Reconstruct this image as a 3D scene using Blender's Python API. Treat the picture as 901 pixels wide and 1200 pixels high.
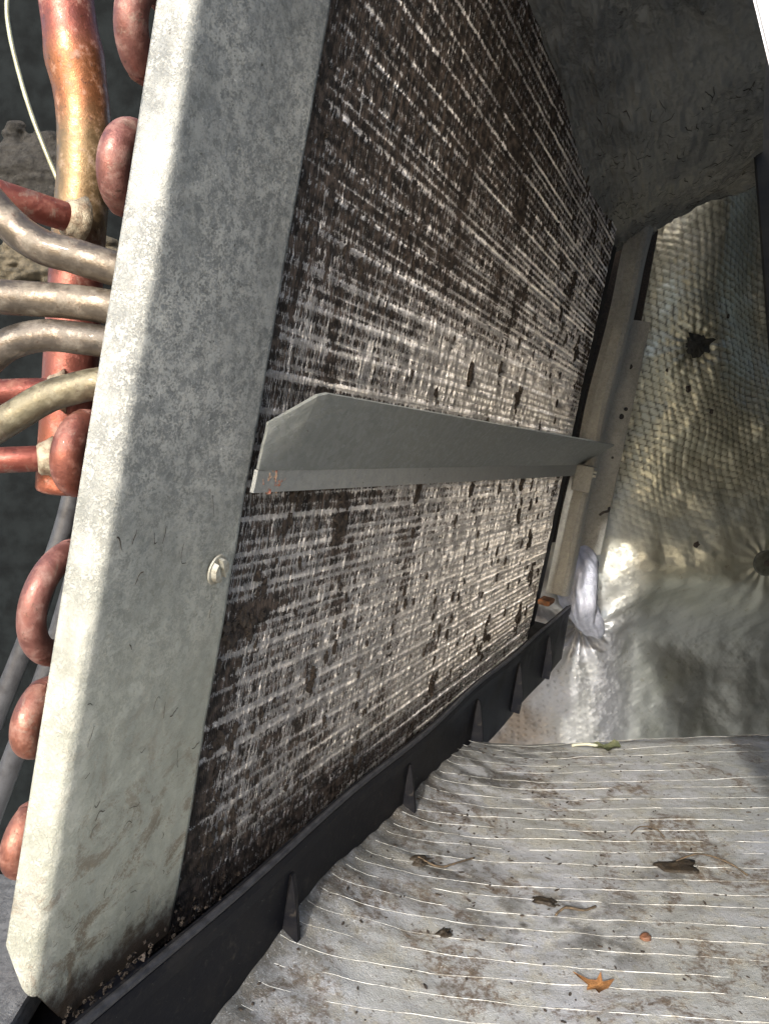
import bpy, bmesh, math, random
import numpy as np
from mathutils import Matrix, Vector

for o in list(bpy.data.objects): bpy.data.objects.remove(o)
SC = bpy.context.scene
COL = SC.collection
random.seed(7); RNG = np.random.RandomState(11)

# ------------------------------------------------------------------ camera, sky, sun, exposure
cd = bpy.data.cameras.new('camera'); cam = bpy.data.objects.new('camera', cd); COL.objects.link(cam)
cd.sensor_fit = 'VERTICAL'; cd.sensor_height = 24.0; cd.lens = 950/1200*24.0
cd.clip_start = 0.005; cd.clip_end = 50
cam.location = (0, 0, .15)
cam.rotation_euler = (math.radians(90)-math.atan(124/950), 0, 0)
SC.camera = cam

SUN_DIR = Vector((-.285, -.85, .49)).normalized()          # towards the sun
w = bpy.data.worlds.new('World'); SC.world = w; w.use_nodes = True
nt = w.node_tree; bg = nt.nodes['Background']
sky = nt.nodes.new('ShaderNodeTexSky'); sky.sky_type = 'NISHITA'; sky.sun_disc = False
sky.sun_elevation = math.asin(SUN_DIR.z); sky.sun_rotation = math.atan2(SUN_DIR.x, SUN_DIR.y)
sky.air_density = 1.0; sky.dust_density = 3.0
nt.links.new(sky.outputs[0], bg.inputs[0]); bg.inputs[1].default_value = .15
sd = bpy.data.lights.new('sun', 'SUN'); sd.energy = 2.0; sd.angle = math.radians(2.0); sd.color = (1, .98, .95)
sun = bpy.data.objects.new('sun', sd); COL.objects.link(sun)
sun.rotation_euler = (-SUN_DIR).to_track_quat('-Z', 'Y').to_euler()
SC.view_settings.view_transform = 'Standard'; SC.view_settings.look = 'None'
SC.view_settings.exposure = 1.25; SC.view_settings.gamma = 1
SC.view_settings.use_curve_mapping = False

# ------------------------------------------------------------------ coil frame: x along the coil, y up its face, z out of its face
AX = [(0.397009, 0.91508, -0.070794), (0.185042, -0.004254, 0.982721), (0.898968, -0.403249, -0.171017)]
ORG = (-0.028276, 0.174196, 0.132465)
MC = Matrix(((AX[0][0], AX[1][0], AX[2][0], ORG[0]), (AX[0][1], AX[1][1], AX[2][1], ORG[1]),
             (AX[0][2], AX[1][2], AX[2][2], ORG[2]), (0, 0, 0, 1)))

# ------------------------------------------------------------------ helpers
def link(name, me, parent=None, mat=None, M=None):
    o = bpy.data.objects.new(name, me); COL.objects.link(o)
    if mat is not None and me is not None: me.materials.append(mat)
    if parent is not None: o.parent = parent
    if M is not None: o.matrix_world = M
    return o

def thing(name, label, cat, M=None, group=None):
    o = link(name, None, None, None, M); o.empty_display_size = .01
    o['label'] = label; o['category'] = cat
    if group: o['group'] = group
    return o

def tag(o, label, cat, group=None, kind=None):
    if label: o['label'] = label
    if cat: o['category'] = cat
    if group: o['group'] = group
    if kind: o['kind'] = kind
    return o

def mesh(name, V, Fc, smooth=True):
    me = bpy.data.meshes.new(name); me.from_pydata([tuple(v) for v in V], [], Fc)
    if smooth: me.polygons.foreach_set('use_smooth', [True]*len(me.polygons))
    me.update(); return me

def npmesh(name, V, Q, smooth=True):
    me = bpy.data.meshes.new(name); V = np.asarray(V, np.float32); Q = np.asarray(Q, np.int32)
    me.vertices.add(len(V)); me.vertices.foreach_set('co', V.ravel())
    me.loops.add(Q.size); me.loops.foreach_set('vertex_index', Q.ravel())
    me.polygons.add(len(Q)); me.polygons.foreach_set('loop_start', np.arange(0, Q.size, Q.shape[1], dtype=np.int32))
    me.polygons.foreach_set('use_smooth', np.full(len(Q), smooth))
    me.update(calc_edges=True); return me

def gridq(nu, nv, off=0):
    i, j = np.meshgrid(np.arange(nu-1), np.arange(nv-1), indexing='ij')
    a = (i*nv+j).ravel()+off
    return np.stack([a, a+nv, a+nv+1, a+1], 1)

def bevel_box(name, mn, mx, bev=.0005, seg=2):
    bm = bmesh.new(); bmesh.ops.create_cube(bm, size=1)
    for v in bm.verts:
        v.co = Vector([(mn[k]+mx[k])/2+v.co[k]*(mx[k]-mn[k]) for k in range(3)])
    if bev: bmesh.ops.bevel(bm, geom=bm.edges[:], offset=bev, segments=seg, affect='EDGES', profile=.6)
    me = bpy.data.meshes.new(name); bm.to_mesh(me); bm.free(); return me

def smoothpath(P, n=10):
    P = [np.array(p, float) for p in P]; out = []
    for i in range(len(P)-1):
        p0 = P[max(i-1, 0)]; p1 = P[i]; p2 = P[i+1]; p3 = P[min(i+2, len(P)-1)]
        for k in range(n):
            t = k/n
            out.append(.5*((2*p1)+(-p0+p2)*t+(2*p0-5*p1+4*p2-p3)*t*t+(-p0+3*p1-3*p2+p3)*t**3))
    out.append(P[-1]); return np.array(out)

def tube(name, P, r, seg=16, cap=True, wob=0.0, seed=0):
    P = np.asarray(P, float); n = len(P); rs = np.full(n, r) if np.isscalar(r) else np.asarray(r)
    T = np.gradient(P, axis=0); T /= np.linalg.norm(T, axis=1)[:, None]+1e-12
    ref = np.array([0, 0, 1.]) if abs(T[0][2]) < .9 else np.array([0, 1., 0])
    A = np.cross(T[0], ref); A /= np.linalg.norm(A); V = []
    rg = np.random.RandomState(seed)
    for i in range(n):
        A = A-T[i]*(A@T[i]); A /= np.linalg.norm(A); B = np.cross(T[i], A)
        for k in range(seg):
            a = 2*math.pi*k/seg
            rr = rs[i]*(1+wob*rg.uniform(-1, 1))
            V.append(P[i]+rr*(math.cos(a)*A+math.sin(a)*B))
    Fc = []
    for i in range(n-1):
        for k in range(seg):
            Fc.append((i*seg+k, i*seg+(k+1) % seg, (i+1)*seg+(k+1) % seg, (i+1)*seg+k))
    if cap:
        V.append(P[0]); V.append(P[-1]); c0 = n*seg; c1 = c0+1
        for k in range(seg):
            Fc.append((c0, (k+1) % seg, k)); Fc.append((c1, (n-1)*seg+k, (n-1)*seg+(k+1) % seg))
    return mesh(name, V, Fc)

_vn = {}
def vnoise(x, y, seed=0):
    if seed not in _vn: _vn[seed] = np.random.RandomState(seed+100).rand(256, 256)
    g = _vn[seed]; xi = np.floor(x).astype(int); yi = np.floor(y).astype(int)
    fx = x-xi; fy = y-yi; fx = fx*fx*(3-2*fx); fy = fy*fy*(3-2*fy)
    a = g[xi % 256, yi % 256]; b = g[(xi+1) % 256, yi % 256]; c = g[xi % 256, (yi+1) % 256]; d = g[(xi+1) % 256, (yi+1) % 256]
    return (a*(1-fx)+b*fx)*(1-fy)+(c*(1-fx)+d*fx)*fy
def fbm(x, y, seed=0, octv=4):
    s = 0; a = .5; t = 0
    for k in range(octv):
        s = s+a*vnoise(x*2**k+17.3*k, y*2**k+5.1*k, seed+k); t += a; a *= .5
    return s/t
def ss(a, b, x):
    t = np.clip((x-a)/(b-a), 0, 1); return t*t*(3-2*t)

# ------------------------------------------------------------------ materials
class NB:
    def __init__(s, name):
        s.m = bpy.data.materials.new(name); s.m.use_nodes = True; s.t = s.m.node_tree
        s.b = s.t.nodes['Principled BSDF']; s.co = s.t.nodes.new('ShaderNodeTexCoord').outputs['Object']
    def lk(s, a, b): s.t.links.new(a, b)
    def put(s, sock, v):
        if hasattr(v, 'is_output') or isinstance(v, bpy.types.NodeSocket): s.lk(v, sock)
        elif isinstance(v, (tuple, list)) and len(v) == 3 and sock.type == 'RGBA': sock.default_value = (*v, 1)
        else: sock.default_value = v
    def map(s, sc=(1, 1, 1), rot=(0, 0, 0), src=None):
        n = s.t.nodes.new('ShaderNodeMapping'); n.inputs['Scale'].default_value = sc; n.inputs['Rotation'].default_value = rot
        s.lk(src or s.co, n.inputs[0]); return n.outputs[0]
    def noise(s, scale, detail=4, rough=.6, vec=None, dist=0):
        n = s.t.nodes.new('ShaderNodeTexNoise'); n.inputs['Scale'].default_value = scale
        n.inputs['Detail'].default_value = detail; n.inputs['Roughness'].default_value = rough; n.inputs['Distortion'].default_value = dist
        s.lk(vec or s.co, n.inputs['Vector']); return n.outputs['Fac']
    def vor(s, scale, feat='F1', out='Distance', vec=None, rnd=1):
        n = s.t.nodes.new('ShaderNodeTexVoronoi'); n.feature = feat; n.inputs['Scale'].default_value = scale
        n.inputs['Randomness'].default_value = rnd
        s.lk(vec or s.co, n.inputs['Vector']); return n.outputs[out]
    def rng(s, v, a, b, c=0., d=1.):
        n = s.t.nodes.new('ShaderNodeMapRange'); n.interpolation_type = 'SMOOTHSTEP'
        s.put(n.inputs[0], v)
        for k, q in enumerate((a, b, c, d)): n.inputs[k+1].default_value = q
        return n.outputs[0]
    def mth(s, op, a, b=0., clamp=False):
        n = s.t.nodes.new('ShaderNodeMath'); n.operation = op; n.use_clamp = clamp
        s.put(n.inputs[0], a); s.put(n.inputs[1], b); return n.outputs[0]
    def mix(s, f, a, b):
        n = s.t.nodes.new('ShaderNodeMix'); n.data_type = 'RGBA'
        s.put(n.inputs[0], f); s.put(n.inputs[6], a); s.put(n.inputs[7], b); return n.outputs[2]
    def mixf(s, f, a, b):
        n = s.t.nodes.new('ShaderNodeMix'); n.data_type = 'FLOAT'
        s.put(n.inputs[0], f); s.put(n.inputs[2], a); s.put(n.inputs[3], b); return n.outputs[0]
    def attr(s, name):
        n = s.t.nodes.new('ShaderNodeAttribute'); n.attribute_name = name; return n.outputs['Fac']
    def sep(s, v=None):
        n = s.t.nodes.new('ShaderNodeSeparateXYZ'); s.lk(v or s.co, n.inputs[0]); return n.outputs
    def bump(s, h, dist, st=1.):
        n = s.t.nodes.new('ShaderNodeBump'); n.inputs['Distance'].default_value = dist; n.inputs['Strength'].default_value = st
        s.lk(h, n.inputs['Height']); s.lk(n.outputs[0], s.b.inputs['Normal'])
    def set(s, color=None, rough=None, metal=None, spec=None, coat=None):
        for k, v in (('Base Color', color), ('Roughness', rough), ('Metallic', metal), ('Specular IOR Level', spec), ('Coat Weight', coat)):
            if v is not None: s.put(s.b.inputs[k], v)
        return s.m

def m_galv(name, dark=(.2, .21, .205), lite=(.42, .42, .39), metal=.45, rust=0.0, lowdirt=False):
    n = NB(name)
    big = n.noise(24, 6, .65); mid = n.noise(420, 5, .7); fine = n.noise(1900, 4, .8); sp = n.vor(700, out='Color')
    spk = n.rng(n.mth('ADD', n.mth('MULTIPLY', fine, .62), n.mth('MULTIPLY', mid, .48)), 0.505, .60)
    spk = n.mth('MULTIPLY', spk, n.rng(big, .32, .62, .25, 1))
    c = n.mix(n.rng(big, .35, .7), dark, tuple(q*1.25 for q in dark))
    c = n.mix(n.mth('MULTIPLY', n.sep(sp)[0], .35), c, (.36, .37, .36))
    c = n.mix(n.mth('MULTIPLY', n.rng(n.noise(160, 7, .8), .5, .62), .28), c, lite)
    c = n.mix(spk, c, lite)
    pit = n.rng(n.noise(520, 3, .8), .66, .74)
    c = n.mix(n.mth('MULTIPLY', pit, .8), c, (.07, .065, .05))
    rough = n.mixf(spk, .45, .75)
    if lowdirt:
        xyz = n.sep(); y = xyz[1]
        lowm = n.rng(y, -.02, -.085, 0, 1)
        br = n.mth('MULTIPLY', lowm, n.rng(n.mth('ADD', n.mth('MULTIPLY', n.noise(90, 7, .75, dist=1.0), .7), n.mth('MULTIPLY', fine, .3)), .50, .58))
        c = n.mix(n.mth('MULTIPLY', n.rng(y, .02, -.06, 0, 1), .55), c, (.42, .43, .34))
        c = n.mix(n.mth('MULTIPLY', br, .75), c, (.16, .115, .07))
        vlow = n.rng(n.mth('ADD', y, n.mth('MULTIPLY', n.mth('SUBTRACT', n.noise(140, 6, .75), .5), .03)), -.088, -.097, 0, .92)
        c = n.mix(vlow, c, (.07, .05, .035))
        edge = n.mth('MULTIPLY', n.rng(xyz[0], -.041, -.046, 0, 1), n.rng(n.noise(120, 4, .6), .35, .7))
        c = n.mix(n.mth('MULTIPLY', edge, .5), c, (.66, .65, .58))
        fleck = n.mth('MULTIPLY', n.rng(n.noise(1500, 2, .5), .7, .78), n.rng(n.noise(40, 3, .5), .5, .7))
        c = n.mix(fleck, c, (.85, .85, .8))
    if rust: c = n.mix(n.rng(n.noise(60, 5, .7), .62-rust*.1, .72), c, (.28, .11, .04))
    n.bump(n.mth('ADD', spk, n.mth('MULTIPLY', fine, .6)), .00012, .8)
    return n.set(c, rough, metal)

def m_fin():
    n = NB('dirty_aluminium_fins'); d = n.attr('dirt')  # besides real dirt, the attribute carries painted corrugation glints and gap shade
    fine = n.noise(1400, 3, .8); f2 = n.noise(500, 3, .7)
    dd = n.mth('ADD', d, n.mth('MULTIPLY', n.mth('SUBTRACT', fine, .5), 1.1))
    mask = n.rng(dd, .30, .66)
    al = n.mix(n.rng(f2, .35, .7), (.46, .46, .465), (.78, .78, .79))
    di = n.mix(n.rng(n.noise(300, 3, .6), .4, .65), (.016, .013, .011), (.085, .066, .054))
    c = n.mix(mask, al, di)
    n.bump(fine, .0001, .5)
    return n.set(c, n.mixf(mask, .43, .88), n.mixf(mask, .75, 0.))

def m_copper(name, base, dark, pale, rough=.42, metal=.35, scale=1., cover=.62):
    n = NB(name)
    a = n.noise(110*scale, 6, .7); b = n.noise(300*scale, 7, .7); f = n.noise(1500, 4, .75)
    c = n.mix(n.rng(a, .36, .66), base, dark)
    c = n.mix(n.mth('MULTIPLY', n.rng(b, .46, .74), cover), c, pale)
    c = n.mix(n.mth('MULTIPLY', n.rng(n.noise(800, 4, .75, dist=.6), .60, .68), .75), c, (.09, .055, .04))
    c = n.mix(n.mth('MULTIPLY', n.rng(n.noise(150, 6, .75, dist=.8), .56, .63), .45), c, (.30, .24, .19))
    n.bump(n.mth('ADD', b, n.mth('MULTIPLY', f, .6)), .00018, .7)
    return n.set(c, n.mixf(n.rng(b, .4, .6), rough-.12, rough+.22), n.mixf(n.rng(b, .44, .72), .65, .35), None, .06)

def m_floor():
    n = NB('dirty_foil_floor'); x = n.sep()
    a = n.noise(16, 6, .65); b = n.noise(120, 7, .75); cc = n.noise(520, 5, .75); f = n.noise(2200, 3, .7)
    st = n.noise(130, 6, .75, n.map((.35, 1.8, 1)))
    c = n.mix(n.rng(a, .38, .62), (.52, .53, .55), (.44, .445, .42))
    c = n.mix(n.mth('MULTIPLY', n.rng(b, .46, .60), .75), c, (.26, .25, .205))
    c = n.mix(n.mth('MULTIPLY', n.rng(st, .50, .64), .45), c, (.22, .205, .165))
    br = n.mth('MULTIPLY', n.rng(n.noise(30, 7, .75, dist=.8), .50, .58), n.rng(cc, .38, .56))
    c = n.mix(n.mth('MULTIPLY', br, .8), c, (.13, .085, .05))
    c = n.mix(n.mth('MULTIPLY', n.rng(cc, .57, .66), .75), c, (.10, .08, .055))
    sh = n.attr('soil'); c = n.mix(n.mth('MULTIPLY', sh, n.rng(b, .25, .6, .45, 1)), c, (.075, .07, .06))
    wh = n.rng(n.noise(1300, 4, .8), .58, .68); c = n.mix(n.mth('MULTIPLY', wh, .5), c, (.78, .8, .8))
    n.bump(n.mth('ADD', n.mth('MULTIPLY', cc, .6), n.mth('MULTIPLY', f, .35)), .0007, .7)
    return n.set(c, n.mixf(n.rng(b, .4, .7), .36, .7), n.mixf(n.rng(b, .48, .62), .4, .05))

def m_wallfoil():
    n = NB('scrim_foil_wall'); xyz = n.sep()
    a = n.noise(18, 5, .6); b = n.noise(170, 6, .75); f = n.noise(1300, 3, .7); cr = n.attr('crease')
    c = n.mix(n.rng(a, .4, .62), (.46, .46, .47), (.40, .40, .38))
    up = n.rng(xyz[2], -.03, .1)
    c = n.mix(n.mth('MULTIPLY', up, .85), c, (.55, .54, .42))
    rt_shade = n.rng(n.mth('ADD', xyz[0], n.mth('MULTIPLY', a, .02)), .185, .215); c = n.mix(n.mth('MULTIPLY', rt_shade, .6), c, (.14, .155, .115)); c = n.mix(n.mth('MULTIPLY', up, .7), c, (.55, .54, .42))  # shade on the lower right foil is painted into the base colour
    lf = n.mth('MULTIPLY', n.rng(xyz[0], .14, .11), n.rng(a, .3, .6)); c = n.mix(n.mth('MULTIPLY', lf, .8), c, (.34, .27, .21))
    c = n.mix(n.mth('MULTIPLY', n.mth('MULTIPLY', cr, n.rng(b, .38, .56, .35, 1)), n.mth('MULTIPLY', up, .9)), c, (.06, .052, .035))
    c = n.mix(n.mth('MULTIPLY', n.rng(b, .58, .70), .6), c, (.13, .115, .075))
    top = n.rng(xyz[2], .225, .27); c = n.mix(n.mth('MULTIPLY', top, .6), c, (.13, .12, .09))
    n.bump(n.mth('ADD', n.mth('MULTIPLY', b, .7), n.mth('MULTIPLY', f, .3)), .0005, .7)
    return n.set(c, n.mixf(n.mth('MULTIPLY', rt_shade, n.rng(xyz[2], .06, .02)), n.mixf(n.rng(b, .42, .6), .33, .6), .42), n.mixf(n.mth('MULTIPLY', rt_shade, n.rng(xyz[2], .06, .02)), n.mixf(n.rng(b, .46, .6), .6, .15), .65))

def m_plain(name, col, col2=None, rough=.6, metal=0., sc=150, bump=.0002, coat=None):
    n = NB(name); a = n.noise(sc, 5, .65); b = n.noise(sc*7, 3, .7)
    c = n.mix(n.rng(a, .35, .68), col, col2 or tuple(q*.6 for q in col))
    n.bump(n.mth('ADD', a, n.mth('MULTIPLY', b, .4)), bump, .7)
    return n.set(c, n.mixf(a, rough*.8, min(1, rough*1.2)), metal, None, coat)

def m_board():
    n = NB('dirty_duct_liner')
    a = n.noise(16, 5, .6); b = n.noise(85, 8, .78, dist=1.6); f = n.noise(700, 4, .7)
    c = n.mix(n.rng(a, .4, .62), (.17, .17, .158), (.27, .265, .235))
    y = n.sep()[1]
    tn = n.mth('MULTIPLY', n.rng(y, .36, .47), n.rng(a, .4, .58)); c = n.mix(n.mth('MULTIPLY', tn, .75), c, (.33, .31, .25))
    v = n.rng(n.vor(38, 'DISTANCE_TO_EDGE', vec=n.map((1, 1.7, 1))), .0, .05, 1, 0)
    ck = n.mth('MAXIMUM', n.rng(n.mth('ABSOLUTE', n.mth('SUBTRACT', b, .5)), .012, .0, 0, .9), n.mth('MULTIPLY', n.rng(b, .56, .62), n.rng(n.noise(700, 4, .7), .42, .56)))
    ck = n.mth('MULTIPLY', ck, n.rng(n.noise(30, 4, .6), .42, .58, .15, 1))
    c = n.mix(n.mth('MULTIPLY', ck, .9), c, (.022, .02, .018))
    n.bump(n.mth('SUBTRACT', n.mth('MULTIPLY', f, .5), ck), .0012, .8)
    return n.set(c, .62, .15)

def m_plastic():
    n = NB('black_pan_plastic'); a = n.noise(45, 5, .65); b = n.noise(600, 4, .7)
    du = n.mth('MULTIPLY', n.rng(a, .45, .75), .6)
    c = n.mix(du, (.004, .0045, .007), (.026, .024, .022))
    c = n.mix(n.mth('MULTIPLY', n.rng(n.noise(260, 6, .8, dist=.8), .55, .68), .5), c, (.05, .043, .035))
    c = n.mix(n.rng(n.noise(1500, 2, .6), .74, .8), c, (.3, .3, .27))
    n.bump(b, .00012, .5)
    return n.set(c, n.mixf(du, .5, .8), 0., .14)

G_PLATE = m_galv('galvanised_end_plate', (.165, .17, .16), (.42, .42, .385), .35, lowdirt=True)
G_BRKT = m_galv('galvanised_bracket', (.23, .232, .215), (.36, .355, .32), .25)
G_FAR = m_galv('galvanised_far_flange', (.22, .215, .19), (.40, .39, .35), .3)
FIN = m_fin()
CU_PINK = m_copper('pink_copper', (.27, .12, .10), (.19, .08, .065), (.34, .235, .20), .5, .2)
CU_ORNG = m_copper('orange_copper', (.52, .17, .09), (.36, .10, .06), (.50, .24, .13), .35, .3)
CU_RED = m_copper('red_copper', (.22, .065, .048), (.15, .045, .035), (.28, .14, .10), .5, .25)
CU_GREY = m_copper('tarnished_tube', (.155, .13, .10), (.105, .088, .07), (.235, .21, .17), .42, .3, cover=.8)
BRAZE = m_plain('braze_alloy', (.42, .37, .27), (.2, .14, .09), .6, .4, 400, .0006)
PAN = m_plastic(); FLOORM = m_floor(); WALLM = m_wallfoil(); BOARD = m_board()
THREAD = m_plain('pale_scrim_thread', (.56, .56, .53), (.26, .25, .21), .45, 0, 260, .0002)
DARKMET = m_plain('slate_painted_steel', (.011, .0135, .0145), (.006, .007, .0075), .75, .0, 70, .0002)
DARKMET.node_tree.nodes['Principled BSDF'].inputs['Specular IOR Level'].default_value = .03
BLACK = m_plain('black_cavity_steel', (.012, .012, .013), (.02, .018, .016), .8)
RUBBER = m_plain('grey_black_hose', (.06, .062, .068), (.03, .03, .033), .38, 0, 200)
WHITE = m_plain('white_enamel', (.78, .79, .82), (.68, .69, .72), .35, 0, 60, .0001)
DIRT = m_plain('black_brown_lint', (.02, .015, .012), (.06, .045, .032), .95, 0, 900, .0006)
SOIL = m_plain('tan_soil', (.12, .10, .066), (.045, .04, .028), .95, 0, 260, .002)
RUSTM = m_plain('orange_rust', (.26, .10, .035), (.12, .075, .045), .9, 0, 500, .0006)

# ------------------------------------------------------------------ the setting: floor and its threads
def xpan(y): return -.0235+.437*(y-.2)
def xwarp(x, y):            # the foil creeps up and wrinkles against the pan
    return x-xpan(y)
def floor_z(x, y):
    q = xwarp(x, y)
    z = (.0125+.0065*np.exp(-((y-.205)/.03)**2))*np.exp(-np.maximum(q, 0)/.024)*ss(.37, .30, y)
    z = z+.0016*(fbm(x*14, y*14, 3)-.5)*2+.0022*(fbm(x*40+y*25, y*30-x*30, 9)-.5)*np.exp(-np.maximum(q, 0)/.05)
    z = z+.00035*np.sin((x*.35+y)*520+5*fbm(x*30, y*30, 5))*np.exp(-np.maximum(q-.005, 0)/.03)
    z = z+.0004*(fbm(x*130, y*130, 21)-.5)*2
    return z
def yedge(x): return .351+.115*(x-.042)
NXF, NYF = 420, 330
v = np.linspace(0, 1, NYF); u = np.linspace(0, 1, NXF)
U, Vv = np.meshgrid(u, v, indexing='ij')
Y0 = .085+(.36-.085)*Vv; X0 = xpan(Y0)-.0008+(.40-xpan(Y0))*U**1.3
Yb = Y0+(yedge(X0)-.36)*ss(.25, .36, Y0)
Zf = floor_z(X0, Yb); roll = ss(.93, 1, Vv); Zf = Zf-.004*roll**2
P = np.stack([X0, Yb, Zf], -1)
ex = P[:, -1:, :].copy(); rows = [P]
for k, (dy, dz) in enumerate(((.0015, -.0015), (.002, -.006), (.002, -.05), (.002, -.14))):
    e = ex.copy(); e[..., 1] += dy; e[..., 2] += dz; rows.append(e)
P = np.concatenate(rows, 1)
me = npmesh('floor', P.reshape(-1, 3), gridq(P.shape[0], P.shape[1])[:, ::-1])
q = P[..., 0]-xpan(P[..., 1])
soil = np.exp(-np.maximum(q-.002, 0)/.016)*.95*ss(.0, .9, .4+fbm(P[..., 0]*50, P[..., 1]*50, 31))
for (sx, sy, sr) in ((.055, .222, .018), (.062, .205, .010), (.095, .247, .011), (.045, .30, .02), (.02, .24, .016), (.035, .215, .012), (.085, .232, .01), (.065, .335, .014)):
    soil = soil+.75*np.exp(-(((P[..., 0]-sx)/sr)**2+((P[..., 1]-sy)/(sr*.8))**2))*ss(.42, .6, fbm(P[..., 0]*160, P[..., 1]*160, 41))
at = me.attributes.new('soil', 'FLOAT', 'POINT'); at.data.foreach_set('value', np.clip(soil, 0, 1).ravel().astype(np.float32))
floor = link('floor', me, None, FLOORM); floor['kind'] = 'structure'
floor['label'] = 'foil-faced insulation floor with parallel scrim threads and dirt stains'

ys = np.arange(.10, .352, .0075); rr_t = np.random.RandomState(8); ys = ys+rr_t.uniform(-.0009, .0009, len(ys))
for i, y0 in enumerate(ys):
    m = -.10+(y0-.19)/(.36-.19)*.21
    xs = np.linspace(max(xpan(y0)-.03, -.1), .30, 150)
    yy = y0+m*(xs-.08)+.0011*(fbm(xs*18, xs*0+i, 50)-.5)*2
    for it in range(2):
        qq = xs-xpan(yy); yb = yy-.010*np.exp(-np.maximum(qq, 0)/.035)
    yb = yb+(yedge(xs)-.36)*0
    keep = (xs-xpan(yb) > .001) & (yb < yedge(xs)-.002) & (yb > .088)
    xs2, yb2 = xs[keep], yb[keep]
    if len(xs2) < 8: continue
    r = .00004+.000075*np.clip((fbm(xs2*110+i*7, xs2*0+i, 60)-.42)*4, 0, 1)*ss(-.01, .05, xs2-xpan(yb2))+.00004*rr_t.rand()
    z = floor_z(xs2, yb2)+r*.15-.0004*ss(.33, .27, fbm(xs2*45+i*3, xs2*0+i*1.7, 66))
    t = tube('scrim_thread', np.stack([xs2, yb2, z], 1), r, 5, False)
    link('scrim_thread', t, floor, THREAD)

gm = npmesh('ground', [(-3, -4, -.45), (3, -4, -.45), (3, 3, -.45), (-3, 3, -.45)], [(0, 1, 2, 3)], False)
gr = link('ground', gm, None, m_plain('pale_concrete_pad', (.42, .41, .38), (.36, .35, .32), .9, 0, 20, .002)); gr['kind'] = 'structure'  # unseen ground, added to bounce light up into the cavity

# ------------------------------------------------------------------ far wall: crinkled scrim foil blanket
wall = thing('insulation_blanket', 'crinkled silver foil insulation blanket hanging on the far wall behind the coil', 'insulation', Matrix.Identity(4))
NXW, NZW = 430, 520
xw = np.linspace(-.06, .36, NXW); zw = np.linspace(-.16, .335, NZW)
X, Z = np.meshgrid(xw, zw, indexing='ij')
H = .010*(fbm(X*9, Z*9, 70, 3)-.5)*2+.006*(fbm(X*26, Z*22, 74, 3)-.5)*2
pins = ((.277, .037, .028), (.2264, .1938, .014))
for (px, pz, rr) in pins:
    dx, dz = X-px, Z-pz; r = np.sqrt(dx*dx+dz*dz); th = np.arctan2(dz, dx)
    H += -.006*np.exp(-(r/rr)**2)+.0008*np.sin(th*13+3*fbm(X*30, Z*30, 77))*np.exp(-r/.03)*ss(0, .006, r)
px, pz = .150, -.018
dx, dz = X-px, Z-pz; r = np.sqrt(dx*dx+dz*dz); th = np.arctan2(dz, dx)
H += -.012*np.exp(-(r/.012)**2)+.0035*np.sin(th*11+2*fbm(X*25, Z*25, 79))*np.exp(-r/.045)*ss(0, .006, r)
H += .012*np.exp(-((X-.172)/.018)**2)*ss(-.06, .0, Z)*ss(.08, .02, Z)
H += .012*ss(.10, .24, Z)*np.exp(-((X-.225)/.05)**2)
H -= .03*ss(.235, .285, X)*ss(.10, .22, Z)
H += .022*np.exp(-((Z-.035)/.035)**2)*ss(.165, .20, X)-.03*ss(.03, -.06, Z)*ss(.16, .20, X)
H -= .014*np.exp(-((X-.165-.16*(Z-.05))/.018)**2)*ss(.06, .10, Z)
wx = X+.010*(fbm(X*22, Z*22, 82, 3)-.5); wz = Z+.010*(fbm(X*22, Z*22, 85, 3)-.5)
cell = .0050*(1+0*X)
cu, cv = wx/cell+.16*wz/cell, wz/(cell*.95)+.42*wx/cell
pil = (np.abs(np.sin(np.pi*cu))**.35)*(np.abs(np.sin(np.pi*cv))**.35)
amp = (.0004+.0007*ss(.03, .2, Z)*ss(.12, .19, X))*(.5+1.0*fbm(X*30, Z*30, 88))
dot = np.exp(-((np.abs(np.sin(np.pi*cu))**2+np.abs(np.sin(np.pi*cv))**2)/.18))
lowz = ss(.08, .0, Z)
H += amp*pil*(1-.45*lowz)+(.0018-.0011*ss(.17, .20, X))*dot*lowz*(.3+fbm(X*60, Z*60, 91))
H += .0005*(fbm(X*150, Z*150, 94, 2)-.5)*2
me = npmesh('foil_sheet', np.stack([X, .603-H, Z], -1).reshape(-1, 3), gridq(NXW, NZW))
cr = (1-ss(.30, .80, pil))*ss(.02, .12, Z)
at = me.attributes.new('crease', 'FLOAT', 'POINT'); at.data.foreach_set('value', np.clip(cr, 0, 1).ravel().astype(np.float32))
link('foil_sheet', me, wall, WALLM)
def wall_y(x, z):
    i = int(np.clip((x+.06)/.42*(NXW-1), 0, NXW-1)); j = int(np.clip((z+.16)/.495*(NZW-1), 0, NZW-1)); return .603-H[i, j]
# crumpled white-blue fold that bulges out beside the strip
FP = smoothpath([(.1300, .554, .054), (.1345, .548, .042), (.133, .541, .024), (.139, .546, .004), (.150, .566, -.014)], 12)
nF = len(FP); segF = 36; V = []
for i, p in enumerate(FP):
    tt = i/(nF-1); rr = .0115*(.25+.75*math.sin(math.pi*min(1, .12+tt*.86))**.7)
    for k in range(segF):
        a = 2*math.pi*k/segF
        q = rr*(1+.20*math.sin(3*a+2*tt*5)+.13*math.sin(7*a+tt*4)+.10*math.sin(tt*17+a*2)+.06*math.sin(13*a+tt*31))
        V.append((p[0]+q*math.cos(a), p[1]+q*math.sin(a)*.8, p[2]+.2*q*math.sin(a*2)))
Fc = [(i*segF+k, i*segF+(k+1) % segF, (i+1)*segF+(k+1) % segF, (i+1)*segF+k) for i in range(nF-1) for k in range(segF)]
FOLD = m_plain('pale_foil_back', (.50, .51, .58), (.34, .35, .40), .4, .3, 130, .0015)
link('fold', mesh('fold', V, Fc), wall, FOLD)
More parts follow.
